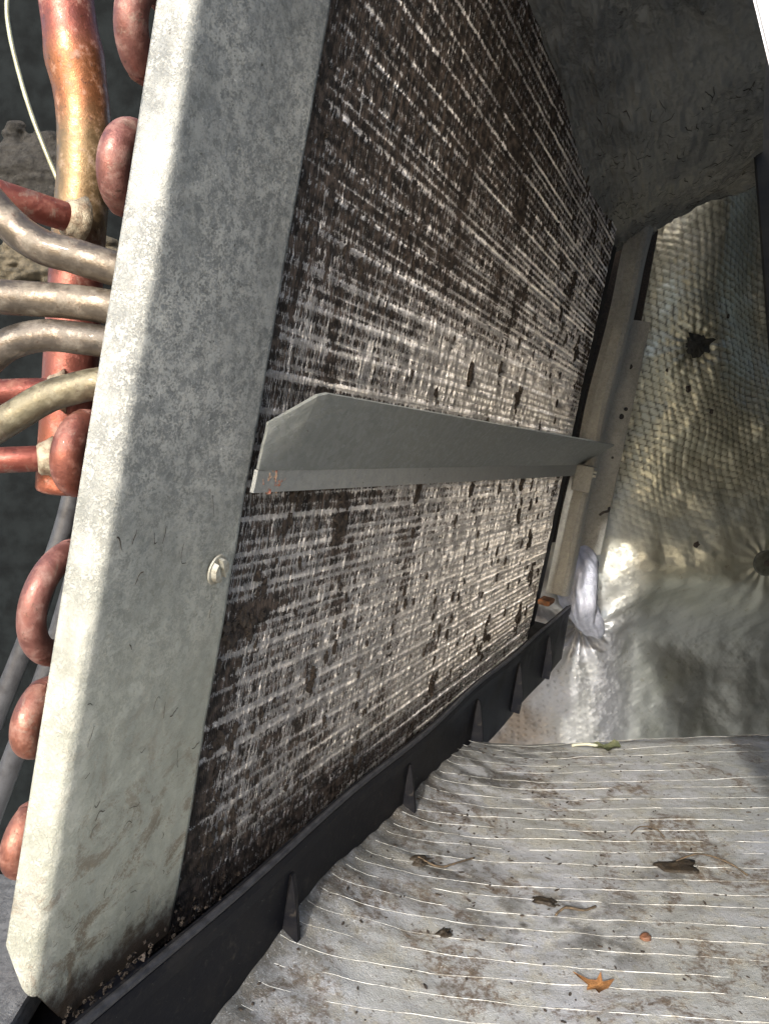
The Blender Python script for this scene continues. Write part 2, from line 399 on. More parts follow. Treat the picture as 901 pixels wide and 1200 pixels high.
for k, (fx, fzz, fr) in enumerate(((.2215, .1625, .0022), (.2395, .146, .0016), (.2275, .0495, .0024), (.206, .176, .0012), (.250, .215, .0014))):
    bmf = bmesh.new(); bmesh.ops.create_icosphere(bmf, subdivisions=2, radius=fr); rk = random.Random(k)
    for vv in bmf.verts: vv.co = Vector((vv.co.x*.8, vv.co.y*.35, vv.co.z*1.2))+Vector([rk.uniform(-.3, .3)*fr for _ in range(3)])
    mf_ = bpy.data.meshes.new('fleck'); bmf.to_mesh(mf_); bmf.free()
    of = link('fleck', mf_, wall, DIRT); of.location = (fx, wall_y(fx, fzz)-.0008, fzz)
# stud washer pressed into the blanket
def disc(name, r, th, hole=0, seg=28):
    prof = [(hole, th), (r*.85, th), (r, th*.6), (r, 0)] if hole == 0 else [(hole, 0), (hole, th), (r*.85, th), (r, th*.6), (r, 0)]
    V = []; n = len(prof)
    for k in range(seg):
        a = 2*math.pi*k/seg
        for (q, h) in prof: V.append((max(q, 1e-5)*math.cos(a), -h, max(q, 1e-5)*math.sin(a)))
    Fc = [(k*n+j, k*n+j+1, ((k+1) % seg)*n+j+1, ((k+1) % seg)*n+j) for k in range(seg) for j in range(n-1)]
    return mesh(name, V, Fc)
WSH = m_plain('dull_washer', (.10, .105, .085), (.05, .05, .04), .6, .5, 300)
o = link('washer', disc('washer', .0095, .001), wall, WSH); o.location = (.277, wall_y(.277, .037)-.003, .037)
o2 = link('pin', disc('pin', .0022, .0035), o, DIRT)
# torn hole, drawn as a dark ragged disc
rg = np.random.RandomState(5); V = [(0, -.001, 0)]; sg = 40
for k in range(sg):
    a = 2*math.pi*k/sg; r = .0088*(1+.10*math.sin(3*a+1)+.12*rg.uniform(-1, 1)+(.55*math.exp(-((a-.35)/.16)**2))+.35*math.exp(-((a-2.1)/.12)**2)+.35*math.exp(-((a-5.7)/.14)**2))
    V.append((r*math.cos(a), .0008*rg.uniform(-1, 1), r*math.sin(a)*.92))
Fc = [(0, 1+k, 1+(k+1) % sg) for k in range(sg)]
hole_disc = link('plug', mesh('plug', V, Fc), wall, m_plain('charred_plug', (.035, .034, .026), (.015, .014, .012), .9, 0, 400, .002))
hole_disc.location = (.2264, wall_y(.2264, .1938)-.004, .1938)

# ------------------------------------------------------------------ upper duct liner board (the roof of the cavity)
def c2w(s, u, n): return np.array(MC @ Vector((s, u, n)))
NA, NBd = 220, 170
A = np.linspace(0, 1, NA); B = np.linspace(0, 1, NBd)
PT = np.zeros((NA, NBd, 3))
for i, a in enumerate(A):
    s = .02+.313*a
    Lp = c2w(s, .156-.024*ss(.25, 1, a), -.001)
    y_r = .16+a*(.50-.16)
    Rp = np.array([y_r*.4455*(1-.02*(1-a)), y_r, .284-.001*a])
    Mp = (Lp*.62+Rp*.38)
    Mf = np.array([.168, .545, .264])
    Mp = Mp*(1-ss(.55, 1, a))+Mf*ss(.55, 1, a)
    for j, b in enumerate(B):
        PT[i, j] = (1-b)**2*Lp+2*b*(1-b)*(2*Mp-.5*Lp-.5*Rp)+b*b*Rp
gx = np.repeat(A[:, None], NBd, 1); gy = np.repeat(B[None, :], NA, 0)
PT[..., 2] += .005*(fbm(gx*5, gy*4, 110)-.5)*2+.0022*(fbm(gx*26, gy*20, 113)-.5)*2+.0008*(fbm(gx*90, gy*70, 116)-.5)*2
PT[..., 2] -= .004*np.sin(np.pi*gy)*ss(.6, 1, gx)
rows = [PT]; e = PT[-1:].copy()
for dy, dz in ((.003, .0015), (.005, .005), (.005, .012), (.004, .03)):
    q = e.copy(); q[..., 1] += dy; q[..., 2] += dz; rows.append(q)
PTT = np.concatenate(rows, 0)
brd = link('insulation_board', npmesh('insulation_board', PTT.reshape(-1, 3), gridq(PTT.shape[0], NBd)), None, BOARD)
tag(brd, 'dark grime-caked duct liner board forming the roof over the coil and far wall', 'insulation')
# dark steel post at the right of the liner and white enamelled edge nearest the camera
def slab(name, P4, dvec):
    V = [Vector(p) for p in P4]+[Vector(p)+Vector(dvec) for p in P4]
    bm = bmesh.new(); bv = [bm.verts.new(v) for v in V]
    for f in ((0, 1, 2, 3), (7, 6, 5, 4), (0, 4, 5, 1), (1, 5, 6, 2), (2, 6, 7, 3), (3, 7, 4, 0)): bm.faces.new([bv[i] for i in f])
    bmesh.ops.recalc_face_normals(bm, faces=bm.faces); bmesh.ops.bevel(bm, geom=bm.edges[:], offset=.0012, segments=3, affect='EDGES')
    me = bpy.data.meshes.new(name); bm.to_mesh(me); bm.free(); return me
pd = link('corner_post', slab('corner_post', [(.1905-.027, .45, .51), (.2175, .45, .12), (.32, .45, .12), (.32, .45, .51)], (.02, .04, 0)), None,
          m_plain('grimy_dark_steel', (.032, .031, .029), (.06, .055, .045), .7, .2, 60, .0006))
tag(pd, 'dark grimy steel corner post right of the foil wall, under the white cabinet edge', 'post')
def xp(z): return .0582-.32*(z-.198)
wp = link('cabinet_edge', slab('cabinet_edge', [(xp(.60), .13, .60), (xp(-.12), .13, -.12), (xp(-.12)+.30, .13, -.12), (xp(.60)+.52, .13, .60)], (.02, .012, 0)), None, WHITE)  # carried wider and taller out of view to block the sun
tag(wp, 'white enamelled cabinet edge cutting the top right corner of the photo', 'cabinet edge')

sp_ = link('cabinet_side_panel', slab('cabinet_side_panel', [(.34, .20, -.3), (.40, .62, -.3), (.40, .62, .5), (.34, .20, .5)], (.004, 0, 0)), None,
           m_plain('side_liner', (.045, .043, .036), (.025, .024, .02), .8, 0, 60, .0006))  # unseen panel added to darken the right side of the cavity
tag(sp_, 'dark lined cabinet side panel closing the cavity beyond the corner post', 'panel')
bp = link('base_panel', bevel_box('base_panel', (-.32, .02, .034), (-.067, .180, .0400), .001), None, m_galv('galvanised_base', (.10, .10, .10), (.22, .22, .215), .3))
tag(bp, 'dusty grey base sheet at the bottom left corner below the end plate', 'panel')
# ------------------------------------------------------------------ back steel behind the copper, with caked dirt
bw = link('cabinet_back_panel', bevel_box('cabinet_back_panel', (-.32, .40, -.10), (.02, .404, .42), .001), None, DARKMET)
tag(bw, 'slate grey painted steel cabinet panel behind the copper pipes', 'panel')
def patch(name, x0, x1, z0, z1, amp, nx, nz, seed, mat, y=.396):
    X, Z = np.meshgrid(np.linspace(x0, x1, nx), np.linspace(z0, z1, nz), indexing='ij')
    e = ss(0, .5, (x1-X)/(x1-x0))*ss(0, .5, (Z-z0)/(z1-z0))*ss(0, .5, (z1-Z)/(z1-z0))
    e = ss(.30, .62, .55*e+.85*fbm(X*70, Z*110, seed+5, 4)-.22)*ss(.02, .3, e)
    h = amp*(fbm(X*60, Z*160, seed, 4)*1.6-.25)*e-.006*(1-e)
    return link(name, npmesh(name, np.stack([X, y-h, Z], -1).reshape(-1, 3), gridq(nx, nz)), None, mat)
tag(patch('caked_dirt', -.215, -.120, .226, .290, .005, 110, 90, 130, m_plain('dark_matted_lint', (.035, .032, .027), (.012, .011, .009), .8, 0, 300, .003)),
    'dark matted lint clinging to the panel behind the wire', 'dirt', kind='stuff')
tag(patch('caked_soil', -.215, -.105, .188, .248, .006, 130, 90, 140, SOIL),
    'tan gritty soil with pebbles heaped behind the upper copper tubes', 'soil', kind='stuff')

def squiggles(name, pts_fn, n, seed, rmin, rmax, ln, parent=None, mat=None):
    rr = random.Random(seed); V = []; Fc = []
    for k in range(n):
        a, b = rr.random(), rr.random(); th = rr.uniform(0, 2*math.pi); L = ln*rr.uniform(.3, 1.3); m = 9; r0 = rr.uniform(rmin, rmax); base = len(V)
        for i in range(m):
            P, N = pts_fn(a, b); P = np.array(P); N = np.array(N)
            rr_ = r0*(1-.8*abs(i/(m-1)-.4))
            V += [tuple(P+N*(rr_*1.2)), tuple(P+N*.0001+np.array(pts_fn(a+rr_*pts_fn.k[0]*math.sin(th), b-rr_*pts_fn.k[1]*math.cos(th))[0])-P), tuple(P+N*.0001+np.array(pts_fn(a-rr_*pts_fn.k[0]*math.sin(th), b+rr_*pts_fn.k[1]*math.cos(th))[0])-P)]
            a = min(1, max(0, a+L/m*pts_fn.k[0]*math.cos(th))); b = min(1, max(0, b+L/m*pts_fn.k[1]*math.sin(th))); th += rr.uniform(-.6, .6)
        for i in range(m-1):
            for j in range(3): q = base+i*3; Fc.append((q+j, q+(j+1) % 3, q+3+(j+1) % 3, q+3+j))
    me = mesh(name, V, Fc); o = bpy.data.objects.new(name, me); COL.objects.link(o); me.materials.append(mat); o['kind'] = 'stuff'
    if parent: o.parent = parent
    return o
def f_board(a, b):
    i = min(NA-1, max(0, a))*1 if 0 else a*(NA-1); j = b*(NBd-1); i0 = int(min(NA-2, max(0, i))); j0 = int(min(NBd-2, max(0, j))); fi = i-i0; fj = j-j0
    P = PT[i0, j0]*(1-fi)*(1-fj)+PT[i0+1, j0]*fi*(1-fj)+PT[i0, j0+1]*(1-fi)*fj+PT[i0+1, j0+1]*fi*fj
    return P-np.array([0, 0, .0001]), (0, 0, -1)
f_board.k = (3.0, 8.0)
class FB:
    k = (3.0, 8.0)
    def __call__(s, a, b): return f_board(.55+.45*max(0., a)**.7, .15+.85*b)
sq = squiggles('roots', FB(), 420, 5, .00006, .00035, .009, None, DIRT)
tag(sq, 'black rootlets and threads of grime clinging under the duct liner board', 'debris')
# ------------------------------------------------------------------ evaporator coil
coil = thing('evaporator_coil', 'dirt-clogged finned evaporator coil with a mottled galvanised end plate and copper return bends', 'coil', MC)
def part(name, me, mat, parent=coil):
    o = bpy.data.objects.new(name, me); COL.objects.link(o); me.materials.append(mat); o.parent = parent; return o
# end plate: front sheet, rolled corner, return flange
prof = [(.0, .0022), (.0, .0030)]                       # (fraction or s, n)
ns = 46; rows = 300
cols = []
for k in range(ns+1): cols.append(('f', k/ns, .0030))
R = .0022
for k in range(1, 9):
    a = math.pi/2*k/8; cols.append(('c', -R*math.sin(a), .0030-R*(1-math.cos(a))))
for k in range(1, 12): cols.append(('g', -R, 0.0030-R-(.0046)*k/11))
cols.append(('g', -R+.0011, .0030-R-.0046)); cols.append(('g', -R+.0011, .0030-R))
V = np.zeros((len(cols), rows, 3))
for j in range(rows):
    fj = j/(rows-1)
    for i, (kd, a, nn) in enumerate(cols):
        sR_of = lambda u: -.0074+.010*u+(.0004*math.sin(u*60) if 0 else 0)
        sL_of = lambda u: -.0468+.028*u
        if kd == 'f':
            # bottom edge: cut corner on the left
            ub = -.0995 if a < .80 else -.0995+.010*(a-.80)/.20
            u = ub+(.185-ub)*fj; sL = sL_of(u)+R; sR = sR_of(u); s = sR+(sL-sR)*a
        else:
            ub = -.0895+max(0, (.0030-nn))*1.15; u = ub+(.185-ub)*fj; s = sL_of(u)+R+a
        V[i, j] = (s, u, nn)
S_, U_ = V[..., 0], V[..., 1]
dent = .00035*(fbm(S_*60, U_*60, 150)-.5)*2+.00012*(fbm(S_*260, U_*260, 153)-.5)*2
V[..., 2] += dent*(np.arange(len(cols))[:, None] <= ns+3)
V[..., 0] += .0005*(fbm(U_*22, V[..., 2]*50, 155)-.5)*ss(ns-4, ns+6, np.arange(len(cols)))[:, None]
V[..., 0] += .0004*(fbm(U_*90, U_*0, 158)-.5)*ss(6, 0, np.arange(len(cols)))[:, None]
nf = V.shape[0]
back = V[:ns+1].copy(); back[..., 2] -= .0010
Vall = np.concatenate([back[::-1][:, :, :][::1], V], 0)
me = npmesh('end_plate', Vall.reshape(-1, 3), gridq(Vall.shape[0], rows))
plate = part('end_plate', me, G_PLATE)
class FP_:
    k = (22.0, 11.0)
    def __call__(s, a, b): return (-.0095-.036*a+.0002, -.088+.09*b*b, .0031), (0, 0, 1)
squiggles('hairs', FP_(), 45, 8, .00004, .00013, .0035, plate, DIRT)
# hex screw with slot
def screw_mesh(r=.0021, h=.0013):
    bm = bmesh.new()
    bmesh.ops.create_cone(bm, cap_ends=True, segments=24, radius1=r*1.25, radius2=r*1.2, depth=.0003, matrix=Matrix.Translation((0, 0, .00015)))
    for sgn in (-1, 1):
        ring = [Vector((r*math.cos(a), r*math.sin(a), 0)) for a in [math.radians(10+k*20) for k in range(9)]]
        pts = [(p.x, p.y*sgn*.86+sgn*r*.10) for p in ring]
        lo = [bm.verts.new((x, y, .0003)) for x, y in pts]; hi = [bm.verts.new((x*.9, y*.92+sgn*.00005, h)) for x, y in pts]
        k = len(pts)
        for a in range(k): bm.faces.new((lo[a], lo[(a+1) % k], hi[(a+1) % k], hi[a]))
        bm.faces.new(hi)
    bmesh.ops.recalc_face_normals(bm, faces=bm.faces)
    me = bpy.data.meshes.new('screw'); bm.to_mesh(me); bm.free(); return me
SCR = m_plain('zinc_screw', (.40, .39, .33), (.24, .22, .17), .6, .2, 500, .0003)
scr = part('screw', screw_mesh(.0026, .0014), SCR, plate); scr.location = (-.0135, -.0158, .0031); scr.rotation_euler = (0, .1, math.radians(-55))

# fins: about 350 thin sheets with crushed, wavy, dirty front edges
PITCH = .00076; S0, S1 = -.012, .342; NF = int((S1-S0)/PITCH); U0, U1 = -.106, .158; DU = .00054; NU = int((U1-U0)/DU)
si = S0+PITCH*np.arange(NF); uu = U0+DU*np.arange(NU)
SS, UU = np.meshgrid(si, uu, indexing='ij')
I = np.repeat(np.arange(NF)[:, None], NU, 1)
colr = RNG.rand(NF, 1)
ROW = .0080
ph = ((UU+.003)/ROW) % 1.0
bandm = np.exp(-((ph-.5+.012*np.sin(SS*90))/.11)**2)
cor = np.sin(2*np.pi*UU/(ROW/4))
# broad soiling map (more lint above the bracket, at the left edge and along the bottom)
up = ss(.015, .07, UU)*(.75+.25*ss(.36, .12, SS))+.35*ss(.07, .13, UU)*ss(.05, .2, SS)
dens = .265+.33*up+.20*ss(.014, -.006, SS)+.45*ss(-.085, -.098, UU-.006*SS/.34+.006*(fbm(SS/.01, UU*0, 280, 3)-.5))-.12*ss(.03, .1, SS)*ss(-.005, -.03, UU)-.15*ss(.12, .28, SS)-.22*ss(.055, .03, UU)*ss(.022, .03, UU)*ss(.05, .15, SS)
st1 = fbm(SS/.0018, UU/.006, 200, 3); st2 = fbm(SS/.009, UU/.02, 204, 4); st3 = fbm(SS/.0011, UU/.0022, 208, 2)
rnd = np.random.RandomState(3).rand(NF, NU//3+1).repeat(3, 1)[:, :NU]
run1 = vnoise(I*7.31, UU/.0024, 240); run2 = vnoise(I*3.77, UU/.0010, 243); mid2 = fbm(SS/.022, UU/.022, 246, 3)
LN = .00262                                    # finer corrugation highlights painted between the tube rows
li = np.floor((UU+.0031)/LN); lp = (UU+.0031)/LN-li
lrnd = np.random.RandomState(21).rand(400)[np.clip(li, -80, 300).astype(int)+100]
lines = np.exp(-((lp-.5+.05*np.sin(SS*60+li))/.20)**2)*(.25+.75*lrnd)*(.55+.9*fbm(SS/.06, li*3.7, 266, 2))
main = np.exp(-((ph-.5+.012*np.sin(SS*60))/.07)**2)*(.5+.8*fbm(SS/.08, np.floor((UU+.003)/ROW)*3.7, 260, 2))
far_ = ss(.03, .20, SS)
bk = 1-(.50+.32*far_)*np.clip(main+.8*lines, 0, 1)
near = ss(.22, .05, SS)
dirt = dens+.215-.09*far_+bk*(.16*(st2-.5)+.10*(mid2-.5)+.20*(st1-.5)+(.36+.18*near)*(run1-.5)+.62*(run2-.5)+.16*(colr-.5))
dirt -= .55*main*ss(1.05, .7, dirt)+(.50+.14*far_)*lines  # reflections on the corrugation peaks painted as cleaner metal
blot = ss(.655, .73, fbm(SS/.013, UU/.017, 270, 4)); dirt += .32*blot
drip = ss(.69, .77, fbm(SS/.0024, UU/.022, 274, 3)); dirt += .22*drip
for (cs, cuu, rs, ru, am) in ((.047, -.012, .0035, .008, .9), (.012, -.030, .008, .003, .9), (.0, -.033, .010, .003, .7), (.0, -.072, .005, .018, .45), (.05, -.05, .002, .012, -.5), (.038, -.055, .0015, .010, -.6), (.044, .033, .004, .008, -.55), (.012, .036, .0012, .006, -.8), (.16, .02, .002, .008, .8), (.20, .03, .0025, .01, .7), (.03, -.003, .02, .003, .5), (.33, .06, .012, .06, .5), (.33, -.05, .01, .03, .45)):
    dirt += am*np.exp(-((SS-cs)/rs)**2-((UU-cuu)/ru)**2)
dirt -= .34*ss(.062, .040, UU)*ss(.02, .03, UU)*ss(.04, .10, SS)*ss(.34, .28, SS)
dirt = np.clip(dirt, 0, 1)
bend = .00010*np.sin(2*np.pi*lp)+.00018*np.sin(2*np.pi*(ph-.5))*np.exp(-((ph-.5)/.2)**2)
mess = (fbm(SS/.012, UU/.0060, 220, 3)-.5)*.0007*ss(.3, .8, dirt+.2)+(fbm(SS/.03, UU/.05, 224, 2)-.5)*.0005
jit = (RNG.rand(NF, NU)-.5)*.00003+(vnoise(I*7.7, UU/.0045, 230)-.5)*.00040
lm = 1-.75*np.clip(main+lines, 0, 1)
sf = SS+bend+(mess+jit)*lm
nfz = -.0001+(vnoise(I*7.1, UU/.006, 234)-.5)*.0003+(fbm(SS/.01, UU/.012, 236)-.5)*.0004+.00015*bandm
a0 = np.stack([SS+bend*.4, UU, np.full_like(SS, -.0042)], -1)
a1 = np.stack([sf, UU, nfz], -1)
a2 = np.stack([sf+.00015+.00008*dirt, UU, nfz-.00004], -1)
a3 = np.stack([SS+.0002, UU, np.full_like(SS, -.0042)], -1)
am = np.stack([SS+bend*.8+mess*.8, UU, nfz-.00042], -1)
VV = np.stack([a0, am, a1, a2, a3], 2)      # fin, u, 5
base = (np.arange(NF)[:, None]*NU+np.arange(NU-1)[None, :])*5
qs = []
for c in range(4):
    b = base.ravel()+c; qs.append(np.stack([b, b+5, b+6, b+1], 1))
Q = np.concatenate(qs)
me = npmesh('fin_stack', VV.reshape(-1, 3), Q, False)
dm = np.clip(dirt+.55*(1-.9*np.clip(main*1.1+lines, 0, 1))*ss(.34, .10, SS), 0, 1)  # dark gaps between fins: shade painted as extra dirt behind each edge
dd = np.stack([np.clip(dirt+.5, 0, 1), dm, dirt-.06, dirt-.02, np.clip(dirt+.5, 0, 1)], -1)
at = me.attributes.new('dirt', 'FLOAT', 'POINT'); at.data.foreach_set('value', dd.ravel().astype(np.float32))
fs = part('fin_stack', me, FIN); fs['kind'] = 'stuff'
part('fin_core', bevel_box('fin_core', (S0, U0, -.022), (S1, U1, -.0041), 0), BLACK)

# lint clumps hanging on the fins, joined
bm = bmesh.new(); rg = random.Random(4)
def clump(s, u, r, long):
    m = Matrix.Translation((s, u, .0002)) @ Matrix.Rotation(rg.uniform(-.25, .25), 4, 'Z') @ Matrix.Diagonal((r, r*long, r*.45, 1))
    g = bmesh.ops.create_icosphere(bm, subdivisions=2, radius=1, matrix=m)
    for vv in g['verts']:
        d = Vector((rg.uniform(-1, 1), rg.uniform(-1, 1), rg.uniform(-1, 1)))*r*.45; vv.co += d
for k in range(240):
    s = rg.uniform(0, .335); u = rg.choice((rg.uniform(-.095, -.004), rg.uniform(.02, .15)))
    clump(s, u, rg.uniform(.0003, .0009)*(1+s*1.2), rg.uniform(1, 3.5))
for (s, u, r, n_) in ((.046, -.010, .003, 14), (.008, -.030, .004, 16), (.0, -.033, .003, 8), (.16, .020, .002, 8), (.20, .035, .0025, 10), (.13, .04, .002, 8), (.26, .10, .003, 8),
                      (.285, -.035, .003, 8), (.31, -.06, .004, 10), (.045, -.056, .002, 9), (.004, -.062, .004, 10), (.006, -.082, .004, 10), (.25, -.02, .002, 6), (.02, -.002, .004, 10), (.10, -.003, .003, 9), (.16, -.003, .002, 8), (.24, -.003, .003, 8), (.30, .07, .004, 8), (.23, -.083, .006, 14), (.16, -.088, .004, 8), (.09, -.094, .004, 8), (.30, -.08, .004, 10)):
    for q in range(n_): clump(s+rg.gauss(0, r*.6), u+rg.gauss(0, r), rg.uniform(.0005, .0012)*(1+s), rg.uniform(1, 2.5))
for k in range(90):
    s = rg.uniform(-.040, .02); g0 = bm.verts[:] if 0 else None
    n0 = len(bm.verts); clump(s, -.0985+rg.gauss(0, .0016)-(.0012 if s < -.03 else 0), rg.uniform(.0002, .0006), rg.uniform(.5, 1.2))
    bm.verts.ensure_lookup_table()
    dz = rg.uniform(.0022, .0045) if s < -.004 else rg.uniform(0, .004)
    for q in range(n0, len(bm.verts)): bm.verts[q].co.z += dz
me = bpy.data.meshes.new('lint_clump'); bm.to_mesh(me); bm.free()
part('lint_clump', me, DIRT)['kind'] = 'stuff'

# far end flange of the coil
def stripmesh(name, pts, sec, seed=0):
    """sweep a (ds, dn) section along (s, u, n) points"""
    V = []; k = len(sec)
    for i, (s, u, n) in enumerate(pts):
        for (a, b) in sec: V.append((s+a, u, n+b))
    Fc = [(i*k+j, i*k+(j+1) % k, (i+1)*k+(j+1) % k, (i+1)*k+j) for i in range(len(pts)-1) for j in range(k)]
    Fc += [tuple(range(k-1, -1, -1)), tuple(range((len(pts)-1)*k, len(pts)*k))]
    me = mesh(name, V, Fc, False)
    return me
sec = [(0, -.004), (-.001, .0005), (-.0008, .006), (.0006, .0084), (.003, .0095), (.012, .0097), (.012, .0075), (.003, .0073), (.002, -.004)]
pts = [(.367+.012*max(0, min(1, u/.15))-(.148-u)*.012+.0006*math.sin(u*120), u, .0035+.0006*math.sin(u*70+1)+.0010*(.5-.5*math.cos(max(0, -u)*60))) for u in np.linspace(.160, -.0755, 60)]
part('far_end_plate', stripmesh('far_end_plate', pts, sec), G_FAR)
part('end_baffle', bevel_box('end_baffle', (.3425, -.10, -.03), (.372, .160, -.0035), 0), BLACK)  # black box added to darken the gap between fins and far flange
part('corner_tab', bevel_box('corner_tab', (.352, -.0075, .004), (.366, .0085, .0155), .0008), G_FAR)
part('rust_spot', bevel_box('rust_spot', (.346, -.081, .000), (.362, -.0775, .008), .0015, 3), RUSTM)

# return bends
BENDS = [(-0.0434, 0.0781, -0.014, 0.0185, 0), (-0.0428, 0.0547, -0.014, 0.0166, 0), (-0.0443, 0.0042, -0.014, 0.0161, 1), (-0.0471, -0.024, -0.014, 0.0244, 0), (-0.0452, -0.0462, -0.014, 0.0153, 2), (-0.0437, -0.0713, -0.014, 0.0151, 2), (-0.0383, -0.0934, -0.014, 0.0083, 0)]
CU_BRICK = m_copper('brick_copper', (.28, .10, .07), (.18, .065, .05), (.34, .21, .17), .48, .25)
CU_SALM = m_copper('salmon_copper', (.30, .125, .085), (.21, .085, .065), (.36, .24, .19), .5, .25)
for (s, u, n, Hh, cm) in BENDS:
    r = (.0028 if Hh < .02 else .0025) if Hh > .01 else .0016
    Rb = Hh/2-r
    c = s+r+Rb
    P = [(c+.03, u+Rb, n-.002), (c+.012, u+Rb, n-.001)]
    P += [(c-Rb*math.sin(a), u+Rb*math.cos(a), n+.0015*math.sin(a)) for a in np.linspace(0, math.pi, 18)]
    P += [(c+.012, u-Rb, n+.001), (c+.03, u-Rb, n+.001)]
    part('return_bend', tube('return_bend', smoothpath(P, 4), r, 24, False), (CU_PINK, CU_BRICK, CU_SALM)[cm])

# ------------------------------------------------------------------ divider bracket across the coil
br = thing('divider_bracket', 'grey sheet metal angle bracket running across the middle of the coil fins', 'bracket', MC)
sv = np.linspace(0, 1, 120)
def ribbon(name, A, B, th=.0009, amp=.0002, seed=0):
    A = np.array(A); B = np.array(B); m_ = 16
    W = np.linspace(0, 1, m_)[None, :, None]; P = A[:, None, :]*(1-W)+B[:, None, :]*W
    P[..., 2] += amp*(fbm(P[..., 0]*50, W[..., 0]*3+P[..., 1]*100, seed)-.5)*2
    T = B-A; Ld = np.gradient(A, axis=0); N = np.cross(Ld, T); N /= np.linalg.norm(N, axis=1)[:, None]
    P2 = P-N[:, None, :]*th
    n_, k = P.shape[:2]; V = np.concatenate([P.reshape(-1, 3), P2.reshape(-1, 3)])
    q = gridq(n_, k); q2 = gridq(n_, k, n_*k)[:, ::-1]
    e = []
    for i in range(n_-1):
        for j in (0, k-1): a = i*k+j; e.append((a, a+k, a+k+n_*k, a+n_*k))
    for j in range(k-1):
        for i in (0, n_-1): a = i*k+j; e.append((a, a+1, a+1+n_*k, a+n_*k))
    return npmesh(name, V, np.concatenate([q, q2, np.array(e)]), False)
s_ = -.0075+sv*(.352+.0075)
fold = np.stack([-.0075+sv*(.366+.0075), .0050+.0035*sv, np.full_like(sv, .0042)], 1)
webb = np.stack([-.0075+sv*(.349+.0075), .0002+.0010*sv, np.full_like(sv, .0040)], 1)
part('web', ribbon('web', fold, webb, .0009, .0001, 250), G_BRKT, br)
sf_ = -.0075+sv*(.374+.0075)
cut = np.clip(sv/.028, 0, 1)      # cut corner at the near end
fn = .0045+(.0055+.0105*sv)*(.12+.88*cut); fu = .0050+.0035*sv+(.0180-.002*sv)*(.55+.45*cut)
free = np.stack([sf_, fu, fn], 1); fold2 = np.stack([sf_*.98, .0052+.0035*sv, np.full_like(sv, .0044)], 1)
part('flange', ribbon('flange', free, fold2, .0009, .0003, 253), m_galv('galvanised_bracket_flange', (.15, .158, .145), (.23, .235, .21), .25), br)
sc2 = screw_mesh(.0022, .002)
bm = bmesh.new()
for q in range(26): clump(.0005+rg.gauss(0, .0022), .0028+rg.gauss(0, .0012), rg.uniform(.0003, .0008), rg.uniform(1, 1.8))
me = bpy.data.meshes.new('rust_scab'); bmesh.ops.translate(bm, verts=bm.verts, vec=(0, 0, .0045)); bm.to_mesh(me); bm.free()
part('rust_scab', me, m_plain('red_rust', (.24, .07, .04), (.40, .33, .24), .9, 0, 500, .0006), br)['kind'] = 'stuff'
b2 = part('screw', sc2, SCR, br); b2.location = (.353, .0045, .0155)

# ------------------------------------------------------------------ drain pan
pan = thing('drain_pan', 'black plastic drain pan with gusset ribs under the coil', 'drain pan', MC)
sec = [(-.030, -.108), (.0085, -.1075), (.0095, -.100), (.0098, -.0925), (.0104, -.0915), (.0122, -.0912), (.0134, -.0916), (.0138, -.0935), (.0138, -.0965), (.0132, -.0972), (.0148, -.128), (.0125, -.128), (-.030, -.1105)]
V = []; ks = len(sec); sl = np.linspace(-.062, .40, 90)
for i, s in enumerate(sl):
    lift = .0035*np.clip((s-.0)/.4, 0, 1); sag = .0006*math.sin(s*40)
    for (n, u) in sec: V.append((s, u+lift+(sag if u > -.1 else 0), n+.0004*math.sin(s*55+1)))
Fc = [(i*ks+j, (i+1)*ks+j, (i+1)*ks+(j+1) % ks, i*ks+(j+1) % ks) for i in range(len(sl)-1) for j in range(ks)]
Fc += [tuple(range(ks)), tuple(range(len(sl)*ks-1, (len(sl)-1)*ks-1, -1))]
part('trough', mesh('trough', V, Fc, False), PAN, pan)
lipM = m_plain('scuffed_lip_plastic', (.035, .035, .038), (.012, .012, .014), .45, 0, 300)  # paler tube colour paints the highlight line along the pan rim
Vp = [(s, -.0909+.0035*np.clip(s/.4, 0, 1)+.0006*math.sin(s*40), .0126+.0004*math.sin(s*55+1)) for s in np.linspace(-.06, .40, 120)]
part('lip', tube('lip', Vp, .0009, 8), lipM, pan)
def rib_mesh():
    # right-triangle gusset standing out of the wall, 1.6 mm thick
    bm = bmesh.new(); pts = [(0, -.0035), (.0012, -.0040), (.0024, -.007), (.0060, -.0195), (.0062, -.030), (0, -.030)]
    lo = [bm.verts.new((-.0008, u, n)) for n, u in pts]; hi = [bm.verts.new((.0008, u, n)) for n, u in pts]
    bm.faces.new(lo[::-1]); bm.faces.new(hi)
    for a in range(6): bm.faces.new((lo[a], lo[(a+1) % 6], hi[(a+1) % 6], hi[a]))
    bmesh.ops.recalc_face_normals(bm, faces=bm.faces)
    me = bpy.data.meshes.new('rib'); bm.to_mesh(me); bm.free(); return me
rm = rib_mesh(); rm.materials.append(PAN)
for k, s in enumerate((-.05, .0265, .1080, .1900, .262, .335)):
    o = bpy.data.objects.new('rib', rm); COL.objects.link(o); o.parent = pan
    o.location = (s, -.0945+.0035*max(0, s)/.4, .0130)

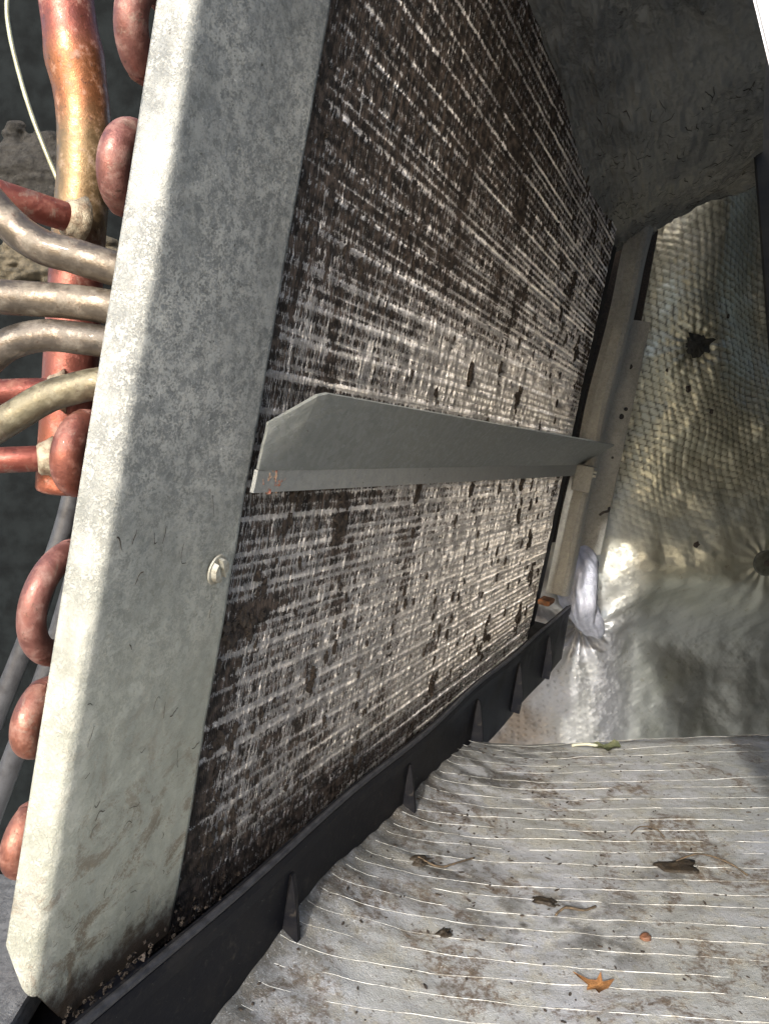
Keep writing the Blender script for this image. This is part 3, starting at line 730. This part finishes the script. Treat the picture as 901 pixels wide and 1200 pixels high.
# ------------------------------------------------------------------ second steel strip against the wall
def wbox(P4, th, bev=.0005):
    return slab_b('metal_strip', P4, (0, th, 0), bev)
def slab_b(name, P4, dvec, bev):
    bm = bmesh.new(); V = [Vector(p) for p in P4]+[Vector(p)+Vector(dvec) for p in P4]; bv = [bm.verts.new(v) for v in V]
    for f in ((0, 1, 2, 3), (7, 6, 5, 4), (0, 4, 5, 1), (1, 5, 6, 2), (2, 6, 7, 3), (3, 7, 4, 0)): bm.faces.new([bv[i] for i in f])
    bmesh.ops.recalc_face_normals(bm, faces=bm.faces); bmesh.ops.bevel(bm, geom=bm.edges[:], offset=bev, segments=2, affect='EDGES')
    me = bpy.data.meshes.new(name); bm.to_mesh(me); bm.free(); return me
ms = thing('mounting_strip', 'flat galvanised mounting strip with punched holes beside the foil wall', 'metal strip', Matrix.Identity(4))
link('strip', slab_b('strip', [(.1625, .554, .2078), (.1785, .557, .2061), (.1500, .557, .0467), (.1330, .554, .0498)], (.001, .0018, 0), .0004), ms, G_FAR)
link('backing', slab_b('backing', [(.150, .562, .268), (.184, .566, .268), (.152, .566, .055), (.115, .562, .055)], (.001, .0018, 0), .0004), ms, DIRT)  # black sheet added to stand for the dark gap between the strips
for (hx, hz, hr) in ((.1655, .1765, .0019), (.1640, .1480, .0013), (.1610, .1430, .0019), (.1560, .115, .0009)):
    o = link('hole', disc('hole', hr, .0004), ms, BLACK); o.location = (hx, .5560, hz)
nl = tube('bent_nail', smoothpath([(.1555, .5575, .0800), (.1525, .549, .0790), (.1485, .546, .0785), (.1465, .5475, .0765)], 5), .0009, 8, True)
link('bent_nail', nl, ms, DIRT)

# ------------------------------------------------------------------ copper manifold, tubes, wire, hoses
mf = thing('copper_manifold', 'thick orange copper header pipe with short red branch stubs left of the coil', 'copper pipe', Matrix.Translation((-.0757, .19, .1297)))
def wpart(name, me, mat, parent):
    o = bpy.data.objects.new(name, me); COL.objects.link(o); me.materials.append(mat); o.parent = parent
    o.matrix_parent_inverse = Matrix.Translation(-Vector(parent.location)); return o
HD = [(-0.0704, 0.19, 0.2483), (-0.0694, 0.19, 0.2379), (-0.0683, 0.19, 0.2275), (-0.0668, 0.19, 0.215), (-0.0672, 0.19, 0.2023), (-0.0687, 0.19, 0.1913), (-0.0707, 0.19, 0.1744), (-0.0728, 0.19, 0.1551), (-0.0749, 0.19, 0.1373), (-0.0757, 0.19, 0.1297)]
HP = smoothpath(HD, 8); zz = HP[:, 2]
rad = .0058+.0006*np.exp(-((zz-.226)/.004)**2)+.0003*ss(.2, .15, zz); rad[-1] *= .78; rad[-2] *= .95
def m_header():
    n = NB('heat_stained_header'); z = n.sep()[2]
    b = n.noise(260, 6, .75); f = n.noise(900, 4, .75, dist=.8)
    k = n.mth('ADD', z, n.mth('MULTIPLY', n.mth('SUBTRACT', b, .5), .012))
    c = n.mix(n.rng(k, .233, .222), (.25, .08, .06), (.29, .115, .05))
    c = n.mix(n.rng(k, .218, .207), c, (.23, .155, .08))
    c = n.mix(n.rng(k, .190, .182), c, (.25, .085, .065))
    c = n.mix(n.rng(k, .150, .142), c, (.30, .10, .06))
    c = n.mix(n.mth('MULTIPLY', n.rng(b, .52, .68), .45), c, (.42, .32, .25))
    c = n.mix(n.mth('MULTIPLY', n.rng(f, .58, .66), .75), c, (.12, .06, .04))
    n.bump(n.mth('ADD', b, n.mth('MULTIPLY', f, .3)), .0003, .6)
    return n.set(c, n.mixf(n.rng(b, .4, .6), .30, .6), n.mixf(n.rng(b, .5, .66), .7, .3), None, .06)
wpart('header_pipe', tube('header_pipe', HP, rad, 36), m_header(), mf)
S1 = [(-0.0848, 0.165, 0.1946), (-0.0783, 0.168, 0.1922), (-0.0701, 0.174, 0.1902), (-0.0645, 0.180, 0.1890)]
S2 = [(-0.0957, 0.18, 0.1526), (-0.0882, 0.18, 0.1528), (-0.0788, 0.182, 0.1533), (-0.0720, 0.185, 0.1533)]
S3 = [(-0.0967, 0.18, 0.138), (-0.0892, 0.18, 0.138), (-0.0816, 0.181, 0.1382), (-0.0743, 0.184, 0.1384)]
for S, r in ((S1, .0030), (S2, .0029), (S3, .0029)):
    sp = smoothpath(S, 6); st = wpart('branch_stub', tube('branch_stub', sp, r, 20), CU_RED, mf)
    e = sp[-4]; d = sp[-2]-sp[-5]; d /= np.linalg.norm(d)
    ring = [e-d*.0006, e, e+d*.0006, e+d*.0016, e+d*.003]
    rb = tube('braze_ring', ring, np.array([r*1.02, r*1.25, r*1.32, r*1.4, r*1.75]), 24, True, .05, 3)
    o = bpy.data.objects.new('braze_ring', rb); COL.objects.link(o); rb.materials.append(BRAZE); o.parent = st
# small tail elbow low on the manifold, swinging round towards the coil
TB = {
 'A': ([(-0.0785, 0.150, 0.1962), (-0.0725, 0.150, 0.1888), (-0.0663, 0.15, 0.1818), (-0.0611, 0.15, 0.1783), (-0.0559, 0.15, 0.1768), (-0.0491, 0.15, 0.1747), (-0.04, 0.152, 0.1725)], .0031, 'tarnished copper distributor tube curving down below the top red stub'),
 'B': ([(-0.0785, 0.15, 0.1700), (-0.0724, 0.15, 0.1697), (-0.0632, 0.15, 0.1692), (-0.0555, 0.15, 0.1686), (-0.0494, 0.15, 0.1677), (-0.0402, 0.152, 0.1659)], .0031, 'straight level grey-brown distributor tube crossing the header pipe'),
 'C': ([(-0.0799, 0.15, 0.1509), (-0.0732, 0.15, 0.1574), (-0.0683, 0.15, 0.1611), (-0.062, 0.15, 0.1627), (-0.0558, 0.15, 0.1623), (-0.0497, 0.15, 0.1614), (-0.042, 0.152, 0.1599)], .0029, 'dark arching distributor tube just below the straight level one'),
 'D': ([(-0.0805, 0.15, 0.1399), (-0.0739, 0.15, 0.1446), (-0.0675, 0.15, 0.1484), (-0.0618, 0.15, 0.1516), (-0.0571, 0.15, 0.1531), (-0.0516, 0.15, 0.1542), (-0.0437, 0.152, 0.1545)], .0029, 'lowest olive-grey distributor tube rising to the end plate'),
}
CU_DARK = m_copper('dark_tube', (.13, .11, .09), (.08, .07, .058), (.21, .19, .16), .42, .3, cover=.7)
CU_OLIVE = m_copper('olive_tube', (.18, .16, .105), (.115, .10, .07), (.26, .24, .17), .45, .3, cover=.8)
for k, (P, r, lab) in TB.items():
    o = link('distributor_tube', tube('distributor_tube', smoothpath(P, 8), r, 24), None, {'C': CU_DARK, 'D': CU_OLIVE}.get(k, CU_GREY))
    tag(o, lab, 'tube', 'tarnished distributor tubes between header and coil')
WR = [(-0.093, 0.22, 0.2638), (-0.0953, 0.22, 0.2518), (-0.0951, 0.22, 0.2438), (-0.0931, 0.22, 0.2335), (-0.0906, 0.22, 0.2242), (-0.0873, 0.22, 0.2148), (-0.084, 0.22, 0.2059), (-.080, .215, .195)]
tag(link('capillary_wire', tube('capillary_wire', smoothpath(WR, 8), .00060, 10), None, m_plain('pale_capillary', (.42, .42, .28), (.26, .25, .17), .35, .4, 300)),
    'thin pale capillary wire hanging left of the orange header', 'wire')
H1 = [(-0.0883, 0.24, 0.139), (-0.095, 0.24, 0.1161), (-0.0998, 0.24, 0.1031), (-0.1065, 0.24, 0.0847), (-0.1149, 0.24, 0.0658), (-0.1247, 0.24, 0.0439), (-0.1372, 0.24, 0.0157)]
H2 = [(-0.0795, 0.22, 0.1213), (-0.0877, 0.22, 0.0954), (-0.0959, 0.22, 0.0728), (-0.1053, 0.22, 0.0513), (-0.1151, 0.22, 0.0279), (-0.1239, 0.22, 0.007)]
for P, lab in ((H1, 'dark hose slanting down behind the largest return bend, upper of two'), (H2, 'dark hose slanting behind the lower return bends, lower of two')):
    tag(link('hose', tube('hose', smoothpath(P, 8), .0030, 18), None, RUBBER), lab, 'hose', 'dark hoses behind the coil')

# ------------------------------------------------------------------ debris on the floor
def fz(x, y): return float(floor_z(np.array([x]), np.array([y]))[0])
def leaf_mesh(name, outline, scale, curl, seed, th=.0002):
    rg = np.random.RandomState(seed); pts = np.array(outline, float)*scale; c = pts.mean(0); V = []; L = 5; n = len(pts)
    for k in range(L+1):
        f = k/L
        for p in pts:
            q = c+(p-c)*f; r = np.hypot(*(q-c))/scale
            V.append((q[0], q[1], curl*scale*(r**2)*(.6+.5*math.sin(4*math.atan2(q[1]-c[1], q[0]-c[0])+seed))+.03*scale*rg.uniform(-1, 1)*f+.0006))
    Fc = [(k*n+j, k*n+(j+1) % n, (k+1)*n+(j+1) % n, (k+1)*n+j) for k in range(L) for j in range(n)]
    top = len(V); V += [(x, y, z-th) for x, y, z in V]; Fc += [tuple(i+top for i in f[::-1]) for f in Fc]
    return mesh(name, V, Fc)
def put(name, me, mat, x, y, rot, label, cat, group=None, dz=0.):
    o = link(name, me, None, mat); o.location = (x, y, fz(x, y)+dz); o.rotation_euler = (0, 0, rot); return tag(o, label, cat, group)
star = [(1.0, .05), (.45, .22), (.62, .75), (.2, .38), (-.15, .55), (-.9, .80), (-.35, .2), (-.55, -.1), (-.15, -.2), (-.35, -1.0), (.1, -.35), (.5, -.3)]
put('dried_leaf', leaf_mesh('dried_leaf', star, .0052, .35, 3), m_plain('orange_dried_leaf', (.38, .18, .06), (.20, .09, .03), .7, 0, 400, .0006), .0545, .1915, .2,
    'small orange star-shaped dried leaf on the foil near the bottom edge', 'leaf')
oval = [(math.cos(a)*1.0, math.sin(a)*.45*(1+.3*math.sin(3*a))) for a in np.linspace(0, 2*math.pi, 16)[:-1]]
gl = put('dried_leaf', leaf_mesh('dried_leaf', oval, .0065, .7, 5), m_plain('olive_leaf', (.09, .095, .045), (.06, .07, .03), .6, 0, 350, .0008), .0975, .3400, .1,
    'curled olive green leaf with pale stem near the far edge of the foil floor', 'leaf')
stem = wpart('stem', tube('stem', smoothpath([(.0935, .3405, fz(.0935, .34)+.0012), (.0885, .3412, fz(.0885, .34)+.0018), (.0825, .3425, fz(.0825, .34)+.0008)], 4), .0007, 8), m_plain('pale_stem', (.5, .5, .38), None, .5), gl)
def pod(r, seed, squash=.45, lng=1.5, jit=.1, sub=3):
    bm = bmesh.new(); g = bmesh.ops.create_icosphere(bm, subdivisions=sub, radius=r); rr = random.Random(seed)
    ph = [rr.uniform(0, 6) for _ in range(6)]
    for v_ in bm.verts:
        c = v_.co/r; k = 1+jit*(math.sin(c.x*4+ph[0])+math.sin(c.y*5+ph[1])+math.sin(c.z*6+ph[2]))+jit*.5*(math.sin(c.x*13+ph[3])*math.sin(c.y*12+ph[4]))
        v_.co = Vector((v_.co.x*lng*k, v_.co.y*k, v_.co.z*squash*k))
    me = bpy.data.meshes.new('pod'); bm.to_mesh(me); bm.free()
    me.polygons.foreach_set('use_smooth', [True]*len(me.polygons)); return me
put('seed_pod', pod(.0013, 1, .6, 1.4), m_plain('brown_pod', (.17, .075, .04), (.1, .05, .03), .5, 0, 500, .0004), .0735, .2112, .4, 'small reddish brown seed pod on the foil above the orange leaf', 'seed pod', dz=.0006)
CLM = m_plain('wet_brown_clump', (.035, .025, .014), (.02, .015, .01), .45, 0, 600, .001)
put('dirt_clump', pod(.0034, 2, .35, 1.6, .22), CLM, .0955, .2475, .1, 'largest dark brown wet dirt clump right of centre on the foil', 'dirt clump', 'dark dirt clumps on the foil floor', .0004)
put('dirt_clump', pod(.0021, 4, .35, 1.9, .25), CLM, .0105, .2385, .2, 'dark dirt clump with a twig tail near the drain pan on the foil', 'dirt clump', 'dark dirt clumps on the foil floor', .0003)
put('dirt_clump', pod(.0016, 6, .3, 1.7, .25), CLM, .0480, .2270, -.3, 'crusty brown clump on the foil left of the seed pod', 'dirt clump', 'dark dirt clumps on the foil floor', .0003)
put('dirt_clump', pod(.0015, 8, .3, 1.5, .25), CLM, .0165, .2075, .5, 'small black clump on the foil low beside the drain pan', 'dirt clump', 'dark dirt clumps on the foil floor', .0003)
def twig(pts, r, lab):
    P = [(x, y, fz(x, y)+.0005+h) for x, y, h in pts]
    tag(link('twig', tube('twig', smoothpath(P, 6), r, 6, True, .25, 2), None, m_plain('brown_twig', (.10, .07, .04), (.04, .03, .02), .9, 0, 500)), lab, 'twig', 'fine twigs and rootlets on the foil floor')
twig([(.0105, .2385, .001), (.017, .2375, .0005), (.024, .2415, .001), (.029, .2465, .0002)], .00035, 'dark twig trailing right from the clump near the drain pan')
twig([(.0955, .249, .001), (.104, .2515, .002), (.112, .2490, .001), (.1165, .243, 0)], .0003, 'hair-thin rootlet arching right of the largest dirt clump')
twig([(.0500, .2200, 0), (.0535, .2225, .001), (.0585, .2215, .001), (.063, .225, 0)], .0004, 'short brown twig on the foil above the crusty stain')
twig([(.0865, .268, 0), (.0905, .271, .001), (.0955, .270, .001), (.0975, .266, 0)], .00022, 'curled pale rootlet above the largest dirt clump')
# countless crumbs on the floor
bm = bmesh.new(); rr = random.Random(9)
for k in range(700):
    y = rr.uniform(.15, .34); x = xpan(y)+.003+abs(rr.gauss(0, .06)) if k % 2 else rr.uniform(xpan(y)+.003, .2)
    r = rr.choice((.00012, .0002, .0003, .00045))
    m = Matrix.Translation((x, y, fz(x, y)+r*.3)) @ Matrix.Rotation(rr.uniform(0, 3), 4, 'Z') @ Matrix.Diagonal((r*rr.uniform(.8, 3), r, r*.5, 1))
    bmesh.ops.create_icosphere(bm, subdivisions=1, radius=1, matrix=m)
me = bpy.data.meshes.new('crumbs'); bm.to_mesh(me); bm.free()
tag(link('crumbs', me, None, DIRT), 'fine dark crumbs of dirt scattered over the foil floor', 'debris', kind='stuff')
